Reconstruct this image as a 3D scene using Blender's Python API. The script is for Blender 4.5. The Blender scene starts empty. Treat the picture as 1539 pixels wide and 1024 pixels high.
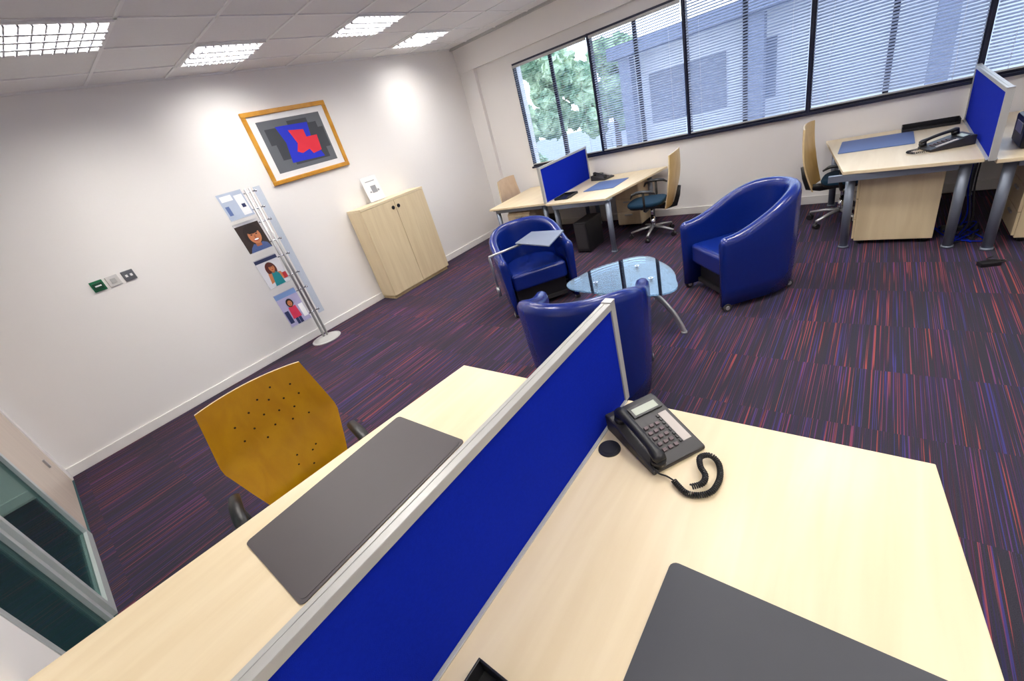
import bpy, math, random
from mathutils import Vector, Matrix
random.seed(7)
S=bpy.context.scene
COL=bpy.context.collection
S.view_settings.view_transform='Standard'
pi=math.pi

# ------------------------------------------------------------ materials
def c(r,g,b):
    f=lambda v:((v/255+.055)/1.055)**2.4 if v>10 else v/255/12.92
    return (f(r),f(g),f(b),1)
def newmat(name):
    m=bpy.data.materials.new(name);m.use_nodes=True;nt=m.node_tree
    return m,nt,nt.nodes['Principled BSDF']
def N(nt,t,**k):
    n=nt.nodes.new(t)
    for a,b in k.items():
        if a.startswith('i_'): n.inputs[a[2:]].default_value=b
        else: setattr(n,a,b)
    return n
def pm(name,col,rough=.5,metal=0,var=.06,scale=8,bump=0,bscale=200,spec=None,coat=0,stretch=None):
    m,nt,b=newmat(name)
    tc=N(nt,'ShaderNodeTexCoord')
    src=tc.outputs['Object']
    if stretch:
        mp=N(nt,'ShaderNodeMapping');mp.inputs['Scale'].default_value=stretch
        nt.links.new(src,mp.inputs['Vector']);src=mp.outputs['Vector']
    no=N(nt,'ShaderNodeTexNoise');no.inputs['Scale'].default_value=scale;no.inputs['Detail'].default_value=3
    nt.links.new(src,no.inputs['Vector'])
    mx=N(nt,'ShaderNodeMix',data_type='RGBA')
    mx.inputs[6].default_value=tuple(x*(1-var) for x in col[:3])+(1,)
    mx.inputs[7].default_value=tuple(min(1,x*(1+var)) for x in col[:3])+(1,)
    nt.links.new(no.outputs['Fac'],mx.inputs[0]);nt.links.new(mx.outputs[2],b.inputs['Base Color'])
    b.inputs['Roughness'].default_value=rough;b.inputs['Metallic'].default_value=metal
    if spec is not None:b.inputs['Specular IOR Level'].default_value=spec
    if coat:b.inputs['Coat Weight'].default_value=coat;b.inputs['Coat Roughness'].default_value=.15
    if bump:
        n2=N(nt,'ShaderNodeTexNoise');n2.inputs['Scale'].default_value=bscale
        nt.links.new(tc.outputs['Object'],n2.inputs['Vector'])
        bp=N(nt,'ShaderNodeBump');bp.inputs['Strength'].default_value=bump;bp.inputs['Distance'].default_value=.002
        nt.links.new(n2.outputs['Fac'],bp.inputs['Height']);nt.links.new(bp.outputs['Normal'],b.inputs['Normal'])
    return m
def wood(name,c1,c2,stretch=(14,1.2,14),rough=.4,coat=.15):
    m,nt,b=newmat(name)
    tc=N(nt,'ShaderNodeTexCoord');mp=N(nt,'ShaderNodeMapping');mp.inputs['Scale'].default_value=stretch
    nt.links.new(tc.outputs['Object'],mp.inputs['Vector'])
    n1=N(nt,'ShaderNodeTexNoise');n1.inputs['Scale'].default_value=1.2;n1.inputs['Detail'].default_value=6;n1.inputs['Distortion'].default_value=.6
    nt.links.new(mp.outputs['Vector'],n1.inputs['Vector'])
    r=N(nt,'ShaderNodeValToRGB');r.color_ramp.elements[0].position=.35;r.color_ramp.elements[0].color=c1
    r.color_ramp.elements[1].position=.65;r.color_ramp.elements[1].color=c2
    nt.links.new(n1.outputs['Fac'],r.inputs['Fac']);nt.links.new(r.outputs['Color'],b.inputs['Base Color'])
    b.inputs['Roughness'].default_value=rough;b.inputs['Coat Weight'].default_value=coat;b.inputs['Coat Roughness'].default_value=.25
    return m
def emis(name,col,s):
    m=bpy.data.materials.new(name);m.use_nodes=True;nt=m.node_tree
    b=nt.nodes['Principled BSDF'];b.inputs['Base Color'].default_value=col
    b.inputs['Emission Color'].default_value=col;b.inputs['Emission Strength'].default_value=s
    return m
def glassmat(name,tint,gloss,rough=.02,gcol=(.95,.98,1,1)):
    m=bpy.data.materials.new(name);m.use_nodes=True;nt=m.node_tree;nt.nodes.clear()
    o=N(nt,'ShaderNodeOutputMaterial');t=N(nt,'ShaderNodeBsdfTransparent');t.inputs[0].default_value=tint
    g=N(nt,'ShaderNodeBsdfGlossy');g.inputs['Roughness'].default_value=rough;g.inputs[0].default_value=gcol
    fr=N(nt,'ShaderNodeFresnel');fr.inputs[0].default_value=1.5
    ma=N(nt,'ShaderNodeMath',operation='MULTIPLY_ADD');ma.inputs[1].default_value=gloss;ma.inputs[2].default_value=.02*gloss
    ma.use_clamp=True
    mx=N(nt,'ShaderNodeMixShader')
    nt.links.new(fr.outputs[0],ma.inputs[0]);nt.links.new(ma.outputs[0],mx.inputs[0])
    nt.links.new(t.outputs[0],mx.inputs[1]);nt.links.new(g.outputs[0],mx.inputs[2]);nt.links.new(mx.outputs[0],o.inputs[0])
    return m

WALL=pm('wall_paint',c(246,243,240),.7,var=.012,scale=2)
CEILT=pm('ceiling_tile',c(240,239,238),.9,var=.03,scale=60,bump=.2)
TBAR=pm('ceiling_bar',c(250,250,248),.5)
TRIMW=pm('trim_gloss_white',c(242,239,235),.35)
MAPLE=wood('pale_maple',c(232,212,175),c(239,221,186))
MAPLEV=wood('maple_door',c(222,201,162),c(231,212,174),stretch=(14,14,1.2))
EDGE=wood('maple_edge',c(205,180,135),c(222,198,150))
OCHRE=wood('ochre_ply',c(194,136,4),c(206,150,10),stretch=(3,9,5),rough=.35,coat=.3)
PLY=wood('honey_ply',c(214,170,90),c(226,186,110),stretch=(3,9,5),rough=.35)
DOORB=wood('beige_door',c(216,200,184),c(224,208,192),stretch=(10,10,1))
NAVY=pm('navy_frame',c(18,24,54),.4)
SILVER=pm('satin_silver',c(190,190,192),.35,.75,var=.03)
SILVERP=pm('silver_paint',c(186,186,184),.4,.15,var=.03)
LEGM=pm('grey_leg',c(130,138,152),.35,.5)
CHROME=pm('chrome',c(220,222,228),.12,1.0,var=.02)
BLACK=pm('black_plastic',c(26,26,29),.4)
BLACKG=pm('dark_grey_plastic',c(50,48,50),.45)
FABRIC=pm('blue_fabric',c(8,36,168),.95,var=.14,scale=120,bump=.5,bscale=500,spec=.1)
LEATHER=pm('blue_leather',c(10,36,118),.27,var=.08,scale=30,bump=.12,bscale=260,coat=.2)
TEAL=pm('teal_seat_fabric',c(6,52,78),.9,var=.1,scale=80)
MATL=pm('brown_grey_mat',c(76,70,72),.5,var=.03)
MATR=pm('charcoal_mat',c(60,62,69),.5,var=.03)
MATB=pm('blue_grey_mat',c(84,108,160),.5,var=.03)
GOLD=wood('gold_wood_frame',c(192,132,30),c(214,156,52),stretch=(6,6,6),rough=.35)
WHITE=pm('white_card',c(244,244,244),.6,var=.01)
GREYP=pm('grey_print',c(100,104,110),.6,var=.04)
DKP=pm('dark_print',c(60,64,70),.6,var=.04)
BLUEP=pm('blue_print',c(25,45,200),.6)
REDP=pm('red_print',c(228,40,60),.6)
GREEN=pm('green_plastic',c(10,110,70),.4)
LCD=pm('lcd_grey',c(160,168,150),.3)
GLASS=glassmat('table_glass',(.56,.66,.72,1),.8)
GLASSD=glassmat('door_glass',(.55,.68,.68,1),.6,gcol=(.6,.78,.75,1))
PANE=glassmat('window_pane',(.96,.98,1,1),.4)
ACRY=glassmat('clear_acrylic',(.965,.97,.98,1),.12)
PALETR=glassmat('pale_translucent',(.84,.89,.96,1),.15,.3)
def slatmat():
    m,nt,b=newmat('blind_slat');b.inputs['Base Color'].default_value=c(190,200,222);b.inputs['Roughness'].default_value=.4
    t=N(nt,'ShaderNodeBsdfTranslucent');t.inputs[0].default_value=c(200,212,240)
    mx=N(nt,'ShaderNodeMixShader');mx.inputs[0].default_value=.26
    o=nt.nodes['Material Output'];nt.links.new(b.outputs[0],mx.inputs[1]);nt.links.new(t.outputs[0],mx.inputs[2]);nt.links.new(mx.outputs[0],o.inputs[0])
    return m
SLAT=slatmat()
TUBE=emis('lamp_panel',(1,.98,.95,1),1.0)
LOUV=pm('louvre_white',c(170,172,180),.3,.0)

def carpet():
    m,nt,b=newmat('striped_carpet');L=nt.links.new
    g=N(nt,'ShaderNodeNewGeometry');s=N(nt,'ShaderNodeSeparateXYZ');L(g.outputs['Position'],s.inputs[0])
    def ma(op,a,bv=None,cv=None):
        n=N(nt,'ShaderNodeMath',operation=op)
        for i,x in enumerate((a,bv,cv)):
            if x is None: continue
            if isinstance(x,(int,float)): n.inputs[i].default_value=x
            else: L(x,n.inputs[i])
        return n.outputs[0]
    X,Y=s.outputs[0],s.outputs[1]
    tx=ma('FLOOR',ma('DIVIDE',X,.56));ty=ma('FLOOR',ma('DIVIDE',Y,.56))
    tid=ma('ADD',ma('MULTIPLY',tx,3.17),ma('MULTIPLY',ty,7.31))
    def vec(a,b_,c_):
        v=N(nt,'ShaderNodeCombineXYZ')
        for i,x in enumerate((a,b_,c_)):
            if isinstance(x,(int,float)): v.inputs[i].default_value=x
            else: L(x,v.inputs[i])
        return v.outputs[0]
    def noise(v,sc=1,det=0):
        n=N(nt,'ShaderNodeTexNoise');n.inputs['Scale'].default_value=sc;n.inputs['Detail'].default_value=det;L(v,n.inputs['Vector']);return n.outputs['Fac']
    wn=N(nt,'ShaderNodeTexWhiteNoise',noise_dimensions='1D');L(tid,wn.inputs['W'])
    def streak(fx,fy,off,t0,soft):
        n=noise(vec(ma('MULTIPLY',X,fx),ma('MULTIPLY',Y,fy),ma('ADD',tid,off)))
        thr=ma('ADD',t0,ma('MULTIPLY',wn.outputs['Value'],.035))
        k=N(nt,'ShaderNodeMapRange');k.interpolation_type='SMOOTHSTEP'
        L(n,k.inputs['Value']);L(thr,k.inputs['From Min']);L(ma('ADD',thr,soft),k.inputs['From Max']);return k.outputs[0]
    def colours(off,stops):
        n=noise(vec(ma('MULTIPLY',X,70),ma('MULTIPLY',Y,.4),ma('ADD',tid,off)))
        r=N(nt,'ShaderNodeValToRGB');cr=r.color_ramp
        cr.elements[0].position=stops[0][0];cr.elements[0].color=stops[0][1]
        cr.elements[1].position=stops[-1][0];cr.elements[1].color=stops[-1][1]
        for p,q in stops[1:-1]: cr.elements.new(p).color=q
        L(n,r.inputs['Fac']);return r.outputs['Color']
    sp=noise(g.outputs['Position'],420,2)
    base=N(nt,'ShaderNodeMix',data_type='RGBA');base.inputs[6].default_value=c(24,23,30);base.inputs[7].default_value=c(72,70,80);L(sp,base.inputs[0])
    last=base.outputs[2]
    for m_,col in ((streak(240,.9,31,.52,.10),colours(3,[(.3,c(52,50,80)),(.5,c(66,50,74)),(.7,c(70,48,56))])),
                   (streak(210,1.25,0,.59,.08),colours(11,[(.36,c(64,60,114)),(.46,c(88,60,108)),(.54,c(120,64,84)),(.66,c(142,72,70))]))):
        mx=N(nt,'ShaderNodeMix',data_type='RGBA');L(m_,mx.inputs[0]);L(last,mx.inputs[6]);L(col,mx.inputs[7]);last=mx.outputs[2]
    L(last,b.inputs['Base Color']);b.inputs['Roughness'].default_value=.95;b.inputs['Specular IOR Level'].default_value=.1
    bp=N(nt,'ShaderNodeBump');bp.inputs['Strength'].default_value=.4;bp.inputs['Distance'].default_value=.003;L(sp,bp.inputs['Height']);L(bp.outputs['Normal'],b.inputs['Normal'])
    return m
CARPET=carpet()

# ------------------------------------------------------------ mesh builder
SPLIT={'beam','perforation','cord','keypad','button','glazing','print_shape'}
class M:
    def __init__(s): s.v=[];s.f=[];s.mi=[];s.sm=[]
    def add(s,vs,fs,mi=0,sm=False):
        o=len(s.v);s.v+= [tuple(p) for p in vs]
        for f in fs: s.f.append([i+o for i in f]);s.mi.append(mi);s.sm.append(sm)
        return s
    def box(s,x0,x1,y0,y1,z0,z1,mi=0,mat=None):
        vs=[Vector(p) for p in ((x0,y0,z0),(x1,y0,z0),(x1,y1,z0),(x0,y1,z0),(x0,y0,z1),(x1,y0,z1),(x1,y1,z1),(x0,y1,z1))]
        if mat: vs=[mat@p for p in vs]
        return s.add(vs,[(0,3,2,1),(4,5,6,7),(0,1,5,4),(1,2,6,5),(2,3,7,6),(3,0,4,7)],mi)
    def prism(s,pts,z0,z1,mi=0,mat=None,sm=False):
        n=len(pts);vs=[Vector((p[0],p[1],z0)) for p in pts]+[Vector((p[0],p[1],z1)) for p in pts]
        if mat: vs=[mat@p for p in vs]
        s.add(vs,[list(range(n))[::-1],list(range(n,2*n))],mi)
        o=len(s.v)-2*n
        for i in range(n):
            j=(i+1)%n;s.f.append([o+i,o+j,o+n+j,o+n+i]);s.mi.append(mi);s.sm.append(sm)
        return s
    def cyl(s,p,q,r,r2=None,n=20,mi=0):
        p=Vector(p);q=Vector(q);r2=r if r2 is None else r2
        d=(q-p).normalized();a=d.orthogonal().normalized();b=d.cross(a)
        vs=[p+(a*math.cos(t)+b*math.sin(t))*r for t in [2*pi*i/n for i in range(n)]]+[q+(a*math.cos(t)+b*math.sin(t))*r2 for t in [2*pi*i/n for i in range(n)]]
        o=len(s.v);s.v+=[tuple(x) for x in vs]
        s.f.append([o+i for i in range(n)][::-1]);s.mi.append(mi);s.sm.append(False)
        s.f.append([o+n+i for i in range(n)]);s.mi.append(mi);s.sm.append(False)
        for i in range(n):
            j=(i+1)%n;s.f.append([o+i,o+j,o+n+j,o+n+i]);s.mi.append(mi);s.sm.append(True)
        return s
    def tube(s,pts,r,n=10,mi=0,flat=1.0):
        pts=[Vector(p) for p in pts];k=len(pts);rr=r if isinstance(r,(list,tuple)) else [r]*k
        T=[(pts[min(i+1,k-1)]-pts[max(i-1,0)]).normalized() for i in range(k)]
        a=T[0].orthogonal().normalized();vs=[]
        if abs(T[0].z)<.9: a=T[0].cross(Vector((0,0,1))).normalized()
        for i in range(k):
            a=(a-T[i]*a.dot(T[i])).normalized();b=T[i].cross(a)
            for j in range(n):
                t=2*pi*j/n;vs.append(pts[i]+(a*math.cos(t)+b*math.sin(t)*flat)*rr[i])
        o=len(s.v)
        fs=[[i*n+j,i*n+(j+1)%n,(i+1)*n+(j+1)%n,(i+1)*n+j] for i in range(k-1) for j in range(n)]
        s.add(vs,fs,mi,True)
        s.f.append([o+j for j in range(n)][::-1]);s.mi.append(mi);s.sm.append(False)
        s.f.append([o+(k-1)*n+j for j in range(n)]);s.mi.append(mi);s.sm.append(False)
        return s
    def loft(s,secs,mi=0,cap=True,sm=True,close=True):
        n=len(secs[0]);k=len(secs);vs=[p for q in secs for p in q]
        fs=[[i*n+j,i*n+(j+1)%n,(i+1)*n+(j+1)%n,(i+1)*n+j] for i in range(k-1) for j in range(n if close else n-1)]
        s.add(vs,fs,mi,sm)
        o=len(s.v)-len(vs)
        if cap:
            s.f.append([o+j for j in range(n)][::-1]);s.mi.append(mi);s.sm.append(sm)
            s.f.append([o+(k-1)*n+j for j in range(n)]);s.mi.append(mi);s.sm.append(sm)
        return s
    def comps(s):
        par=list(range(len(s.v)))
        def fd(a):
            while par[a]!=a: par[a]=par[par[a]];a=par[a]
            return a
        for f in s.f:
            for i in f[1:]: par[fd(i)]=fd(f[0])
        out={}
        for k,f in enumerate(s.f): out.setdefault(fd(f[0]),[]).append(k)
        res=[]
        for ks in out.values():
            m=M();mp={}
            for k in ks:
                g=[]
                for i in s.f[k]:
                    if i not in mp: mp[i]=len(m.v);m.v.append(s.v[i])
                    g.append(mp[i])
                m.f.append(g);m.mi.append(s.mi[k]);m.sm.append(s.sm[k])
            res.append(m)
        return res
    def obj(s,name,mats,parent=None,bevel=0,seg=2,solid=0,sub=0,smooth_all=False,loc=None,rot=None,label=None,kind=None,category=None,group=None,fix=True,whole=False):
        if name in SPLIT and not whole:
            cs=s.comps()
            if len(cs)>1:
                for q in cs: o=q.obj(name,mats,parent,bevel,seg,solid,sub,smooth_all,loc,rot,label,kind,category,group,fix,True)
                return o
        me=bpy.data.meshes.new(name);me.from_pydata(s.v,[],s.f)
        if not isinstance(mats,(list,tuple)): mats=[mats]
        for m in mats: me.materials.append(m)
        me.polygons.foreach_set('material_index',s.mi);me.polygons.foreach_set('use_smooth',[True]*len(s.f) if smooth_all else s.sm)
        if fix:
            import bmesh
            bm=bmesh.new();bm.from_mesh(me);bmesh.ops.recalc_face_normals(bm,faces=bm.faces);bm.to_mesh(me);bm.free()
        ob=bpy.data.objects.new(name,me);COL.objects.link(ob)
        if parent: ob.parent=parent
        if loc: ob.location=loc
        if rot is not None: ob.rotation_euler=(0,0,rot) if isinstance(rot,(int,float)) else rot
        if bevel:
            b=ob.modifiers.new('b','BEVEL');b.width=bevel;b.segments=seg;b.limit_method='ANGLE';b.angle_limit=.6
        if solid:
            b=ob.modifiers.new('s','SOLIDIFY');b.thickness=solid;b.offset=0
        if sub:
            b=ob.modifiers.new('u','SUBSURF');b.levels=sub;b.render_levels=sub
        if label:ob['label']=label
        if kind:ob['kind']=kind
        if category:ob['category']=category
        if group:ob['group']=group
        return ob
def root(name,label,cat,loc=(0,0,0),rot=0,group=None):
    e=bpy.data.objects.new(name,None);COL.objects.link(e);e.location=loc;e.rotation_euler=(0,0,rot);e.empty_display_size=.1
    e['label']=label;e['category']=cat
    if group:e['group']=group
    return e
def face(fx,fy): return math.atan2(-fx,fy)

XL,YW,YN,XR,ZC=-5.68,6.39,-.65,4.6,3.14
# ------------------------------------------------------------ room shell
M().box(XL-.2,XR+.2,YN-.0,YW+.2,-.12,0).obj('floor',CARPET,kind='structure')
M().box(XL-.2,XR+.2,YN-.2,YW+.2,ZC,ZC+.12).obj('ceiling',CEILT,kind='structure')
M().box(XL-.2,XL,YN-.2,YW+.2,0,ZC).obj('wall_left',WALL,kind='structure')
M().box(XR,XR+.2,YN-.2,YW+.2,0,ZC).obj('wall_right',WALL,kind='structure')
WX=[-4.60,-3.24,-1.96,-.65,.68,2.0,3.3]
ZB,ZT=1.07,2.62
w=M();w.box(XL,XR,YW,YW+.2,0,ZB).box(XL,XR,YW,YW+.2,ZT,ZC).box(XL,WX[0],YW,YW+.2,ZB,ZT).box(WX[-1],XR,YW,YW+.2,ZB,ZT)
w.obj('wall_back',WALL,kind='structure')
M().box(XL,XL+.33,YW-.07,YW,0,2.76).box(XL,XR,YW-.09,YW,2.76,ZC).obj('trim_1',WALL,kind='structure')
M().box(XL,XR,YW-.16,YW-.09,ZC-.03,ZC).obj('trim_2',SILVERP,kind='structure')
M().box(WX[0]-.02,WX[-1]+.02,YW-.05,YW+.06,ZB-.03,ZB).obj('trim_3',NAVY,kind='structure',bevel=.004)
w=M();w.box(XL,-5.58,YN-.12,YN,0,ZC).box(-5.58,-2.95,YN-.12,YN,2.2,ZC)
w.box(-2.25,XR,YN-.12,YN,0,ZC).box(-2.95,-2.25,YN-.12,YN,2.2,ZC).obj('wall_front',WALL,kind='structure')
d=M();d.box(-5.58,-4.30,YN-.05,YN-.01,.01,2.18)
d.box(-5.25,-5.22,YN-.012,YN+.004,.32,.40,1)
d.obj('door_1',[DOORB,SILVER],kind='structure')
d=M()
for x0,x1 in ((-4.28,-4.22),(-3.18,-3.13),(-3.01,-2.97),(-2.29,-2.25)): d.box(x0,x1,YN-.04,YN+.004,0,2.2)
d.box(-4.22,-3.18,YN-.04,YN+.004,.0,.07).box(-4.22,-3.18,YN-.04,YN+.004,2.1,2.2).box(-2.97,-2.29,YN-.04,YN+.004,0,.05).box(-3.13,-3.01,YN-.05,YN-.018,0,2.2)
d.box(-4.22,-3.18,YN-.03,YN-.005,.86,.88)
d.box(-4.22,-3.18,YN-.022,YN-.016,.07,2.1,1).box(-2.97,-2.29,YN-.022,YN-.016,.05,2.2,1)
FR=pm('screen_frame',c(196,202,200),.35,.15)
d.obj('door_2',[FR,GLASSD],kind='structure')
HALL=pm('teal_carpet',c(62,98,102),.9,var=.4,scale=10,stretch=(1,14,1))
M().box(XL-.2,XR,-3.2,YN,-.12,-.005).obj('floor_hall',HALL,kind='structure')
M().box(XL-.2,XR,-3.3,-3.2,-.1,ZC).box(XL-.2,XL-.05,-3.2,YN-.12,0,ZC).obj('wall_hall',WALL,kind='structure')
M().box(XL,XL+.018,YN,YW,0,.1).obj('baseboard_left',TRIMW,kind='structure',bevel=.004)
M().box(XL,XR,YW-.02,YW,0,.1).box(XL,XL+.35,YW-.088,YW-.07,0,.1).obj('baseboard_back',TRIMW,kind='structure',bevel=.004)
GX=[-5.27+.62*i for i in range(17)];GY=[.63-1.326+.663*i for i in range(11)]
t=M()
for x in GX: t.box(x-.012,x+.012,YN,YW-.1,ZC-.008,ZC)
for y in GY[1:]: t.box(XL,XR,y-.012,y+.012,ZC-.008,ZC)
t.box(XL,XL+.02,YN,YW-.1,ZC-.015,ZC)
t.obj('trim_4',TBAR,kind='structure')

# windows + blinds
def window(i,x0,x1):
    m=M();y0,y1=YW-.03,YW+.05;t=.016
    m.box(x0,x0+t,y0,y1,ZB,ZT).box(x1-t,x1,y0,y1,ZB,ZT).box(x0+t,x1-t,y0,y1,ZB,ZB+.025).box(x0+t,x1-t,y0,y1,ZT-.03,ZT)
    xm=(x0+x1)/2
    m.box(xm-.025,xm+.025,y0+.05,y1,ZB+.025,ZT-.03)
    m.box(x0+t,x1-t,YW+.03,YW+.034,ZB+.025,ZT-.03,1)
    m.obj('window_%d'%i,[NAVY,PANE],kind='structure')
    tilt={1:.14,2:.50,3:.58,4:.66,5:.55,6:.55}[i]
    r=root('window_blind','venetian blind with pale blue-grey slats, hanging in a navy window frame' if i>1 else 'venetian blind with its pale slats tilted nearly open','window blind',((x0+x1)/2,YW-.05,0),group='blinds along the window band')
    hw=(x1-x0)/2-.02
    M().box(-hw,hw,-.017,.015,ZT-.065,ZT-.03).obj('headrail',SILVERP,r)
    s=M();z=ZT-.085
    while z>ZB+.055:
        dy,dz=.015*math.cos(tilt),.015*math.sin(tilt)
        s.add([(-hw,-dy,z-dz),(hw,-dy,z-dz),(hw,0,z+.002),(-hw,0,z+.002),(hw,dy,z+dz),(-hw,dy,z+dz)],[(0,1,2,3),(3,2,4,5)])
        z-=.029
    s.obj('slats',SLAT,r,fix=False)
    M().box(-hw,hw,-.012,.012,ZB+.028,ZB+.044).obj('bottom_rail',SILVERP,r)
    k=M()
    for x in (-hw+.15,hw-.15): k.cyl((x,-.018,ZB+.04),(x,-.018,ZT-.04),.0015,n=6)
    k.obj('cord',WHITE,r)
for i in range(6): window(i+1,WX[i]+.008,WX[i+1]-.008)
m=M()
for x in WX[1:-1]: m.box(x-.008,x+.008,YW-.05,YW+.06,ZB,ZT)
m.obj('trim_5',NAVY,kind='structure')

# ceiling luminaires
def lum(x0,y0,LE,label='recessed square ceiling light with white louvre grid'):
    x1,y1=x0+.62,y0+.663
    r=root('ceiling_light',label,'ceiling light',((x0+x1)/2,(y0+y1)/2,ZC),group='recessed ceiling lights')
    a,b=.3,.32
    f=M();f.box(-a,a,-b,-b+.02,-.02,-.001).box(-a,a,b-.02,b,-.02,-.001).box(-a,-a+.02,-b+.02,b-.02,-.02,-.001).box(a-.02,a,-b+.02,b-.02,-.02,-.001)
    f.obj('housing',TBAR,r)
    M().box(-a+.02,a-.02,-b+.02,b-.02,-.004,-.001).obj('lamp_panel',TUBE,r)
    g=M()
    for i in range(1,9):
        y=-b+.02+(2*b-.04)*i/9;g.box(-a+.02,a-.02,y-.006,y+.006,-.03,-.012)
    for i in range(1,4):
        x=-a+.02+(2*a-.04)*i/4;g.box(x-.018,x+.018,-b+.02,b-.02,-.034,-.012)
    g.obj('louvre',LOUV,r)
    ld=bpy.data.lights.new('lamp','AREA');ld.shape='RECTANGLE';ld.size=.5;ld.size_y=.55;ld.energy=LE;ld.color=(1,.96,.905);ld.spread=2.8
    lo=bpy.data.objects.new('lamp',ld);COL.objects.link(lo);lo.parent=r;lo.location=(0,0,-.008)
for x,y,e in ((-4.65,.63,58),(-5.27,1.956,32),(-4.65,3.28,48),(-5.27,4.608,32),(-2.79,.63,52),(-2.17,3.28,50),(-2.79,4.608,46),(-.31,-.03,24),(-.31,3.28,46),(.93,1.3,44),(2.17,3.9,58),(2.79,.63,60),(-.93,1.956,34)):  # first four are seen; the rest are added unseen to light the room
    lum(x,y,e)
lum(-3.41,-2.0,50,'recessed square light added unseen to light the corridor')  # unseen lamp, added to brighten the corridor behind the glass
M().box(XL-.2,XR,-3.3,YN-.2,ZC,ZC+.12).obj('ceiling_hall',CEILT,kind='structure')

# ------------------------------------------------------------ desks
def desk(poly,legs,label,group,z=.73):
    cx=sum(p[0] for p in poly)/len(poly);cy=sum(p[1] for p in poly)/len(poly)
    r=root('desk',label,'desk',(cx,cy,0),group=group)
    P=[(x-cx,y-cy) for x,y in poly]
    M().prism(P,z-.028,z).obj('desktop',[MAPLE],r,bevel=.003)
    for x,y in legs:
        x-=cx;y-=cy
        M().cyl((x,y,.02),(x,y,z-.045),.033,.036,n=24).cyl((x,y,0),(x,y,.02),.04,.04,n=24).box(x-.05,x+.05,y-.05,y+.05,z-.045,z-.029).obj('leg',LEGM,r)
    xs=[l[0]-cx for l in legs];ys=[l[1]-cy for l in legs]
    b=M()
    b.box(min(xs)+.04,max(xs)-.04,max(ys)-.02,max(ys)+.02,z-.085,z-.03).box(min(xs)+.04,max(xs)-.04,min(ys)-.02,min(ys)+.02,z-.085,z-.03)
    b.obj('beam',LEGM,r)
    return r
desk([(-1.935,-.64),(-.7405,-.64),(-.7405,1.275),(-1.71,1.275)],[(-1.64,-.5),(-.82,-.5),(-.82,1.17),(-1.60,1.17)],'pale maple desk with brown-grey mat, pushed against the blue divider','maple desks')
desk([(-.6995,-.64),(.45,-.64),(.30,.70),(.23,1.27),(-.6995,1.27)],[(-.62,-.5),(.10,-.5),(.10,1.17),(-.62,1.17)],'pale maple desk carrying the black telephone and charcoal mat','maple desks')
desk([(-4.66,5.02),(-3.555,5.0),(-3.555,6.34),(-4.75,6.34)],[(-4.56,5.1),(-3.63,5.08),(-3.63,6.26),(-4.6,6.26)],'pale maple desk in the window corner beside a blue divider','maple desks')
desk([(-3.505,4.93),(-2.55,4.86),(-2.28,6.34),(-3.505,6.34)],[(-3.43,5.05),(-2.56,4.93),(-2.52,6.24),(-3.43,6.24)],'pale maple desk with blue-grey mat under the windows','maple desks')
desk([(-.20,4.79),(.64,4.70),(.64,6.34),(-.45,6.34)],[(-.14,4.86),(.56,4.80),(.56,6.24),(-.34,6.24)],'pale maple desk with blue mat and telephone, wood pedestal below','maple desks')
desk([(.69,4.62),(1.75,4.62),(1.85,6.34),(.69,6.34)],[(.78,4.73),(1.66,4.73),(1.7,6.24),(.78,6.24)],'pale maple desk holding a black printer behind the divider','maple desks')
def divider(x,y0,y1,z0,z1,label,rot=0,wb=.024):
    r=root('desk_divider',label,'divider',(x,(y0+y1)/2,z0),rot,group='blue desk dividers')
    h=(y1-y0)/2;H=z1-z0
    M().box(-.0125,.0125,-h+.03,h-.03,.006,H-.02).obj('fabric_panel',FABRIC,r,bevel=.003)
    f=M();f.box(-.019,.019,-h,-h+.032,.0,H).box(-.019,.019,h-.032,h,.0,H)
    f.box(-.019,.019,-h+.032,h-.032,H-.026,H).box(-.019,-.0055,-h+.032,h-.032,H,H+.002).box(-.0035,.019,-h+.032,h-.032,H,H+.002).box(-wb,wb,-h+.032,h-.032,0,.006)
    f.obj('frame',SILVERP,r,bevel=.0015)
    M().box(-.02,.02,h-.034,h+.003,H,H+.006).box(-.02,.02,-h-.003,-h+.034,H,H+.006).obj('end_cap',SILVER,r,bevel=.002)
divider(-.72,-.60,1.29,.7305,1.195,'bright blue fabric desk divider with silver frame between two near desks')
divider(-3.53,4.96,6.33,.7305,1.215,'blue fabric desk divider in silver frame under the windows',wb=.03)
divider(.665,4.60,6.33,.7305,1.20,'blue fabric desk divider in silver frame beside telephone and printer',wb=.03)

def mat(x0,x1,y0,y1,m,label,rot=0):
    cx,cy=(x0+x1)/2,(y0+y1)/2;a,b=(x1-x0)/2,(y1-y0)/2
    r=.02;pts=[]
    for sx,sy,a0 in ((1,1,0),(-1,1,90),(-1,-1,180),(1,-1,270)):
        for k in range(5):
            t=math.radians(a0+k*22.5);pts.append((sx*(a-r)+r*math.cos(t),sy*(b-r)+r*math.sin(t)))
    q=M().prism(pts,0,.004);q.prism([(p[0]*(1-.012/a),p[1]*(1-.012/b)) for p in pts],.004,.0055)
    q.obj('desk_mat',m,loc=(cx,cy,.731),rot=rot,label=label,category='desk mat',group='desk mats')
mat(-1.73,-1.245,0,.79,MATL,'brown-grey rectangular desk mat lying on the near maple desk')
mat(-.31,.245,-.12,.66,MATR,'large charcoal desk mat with rounded corners and a stitched edge')
mat(-3.15,-2.68,5.38,5.92,MATB,'blue-grey desk mat on the desk beneath the windows')
mat(-.29,.28,5.54,6.12,MATB,'slate blue desk mat on the window desk near the telephone')

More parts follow.
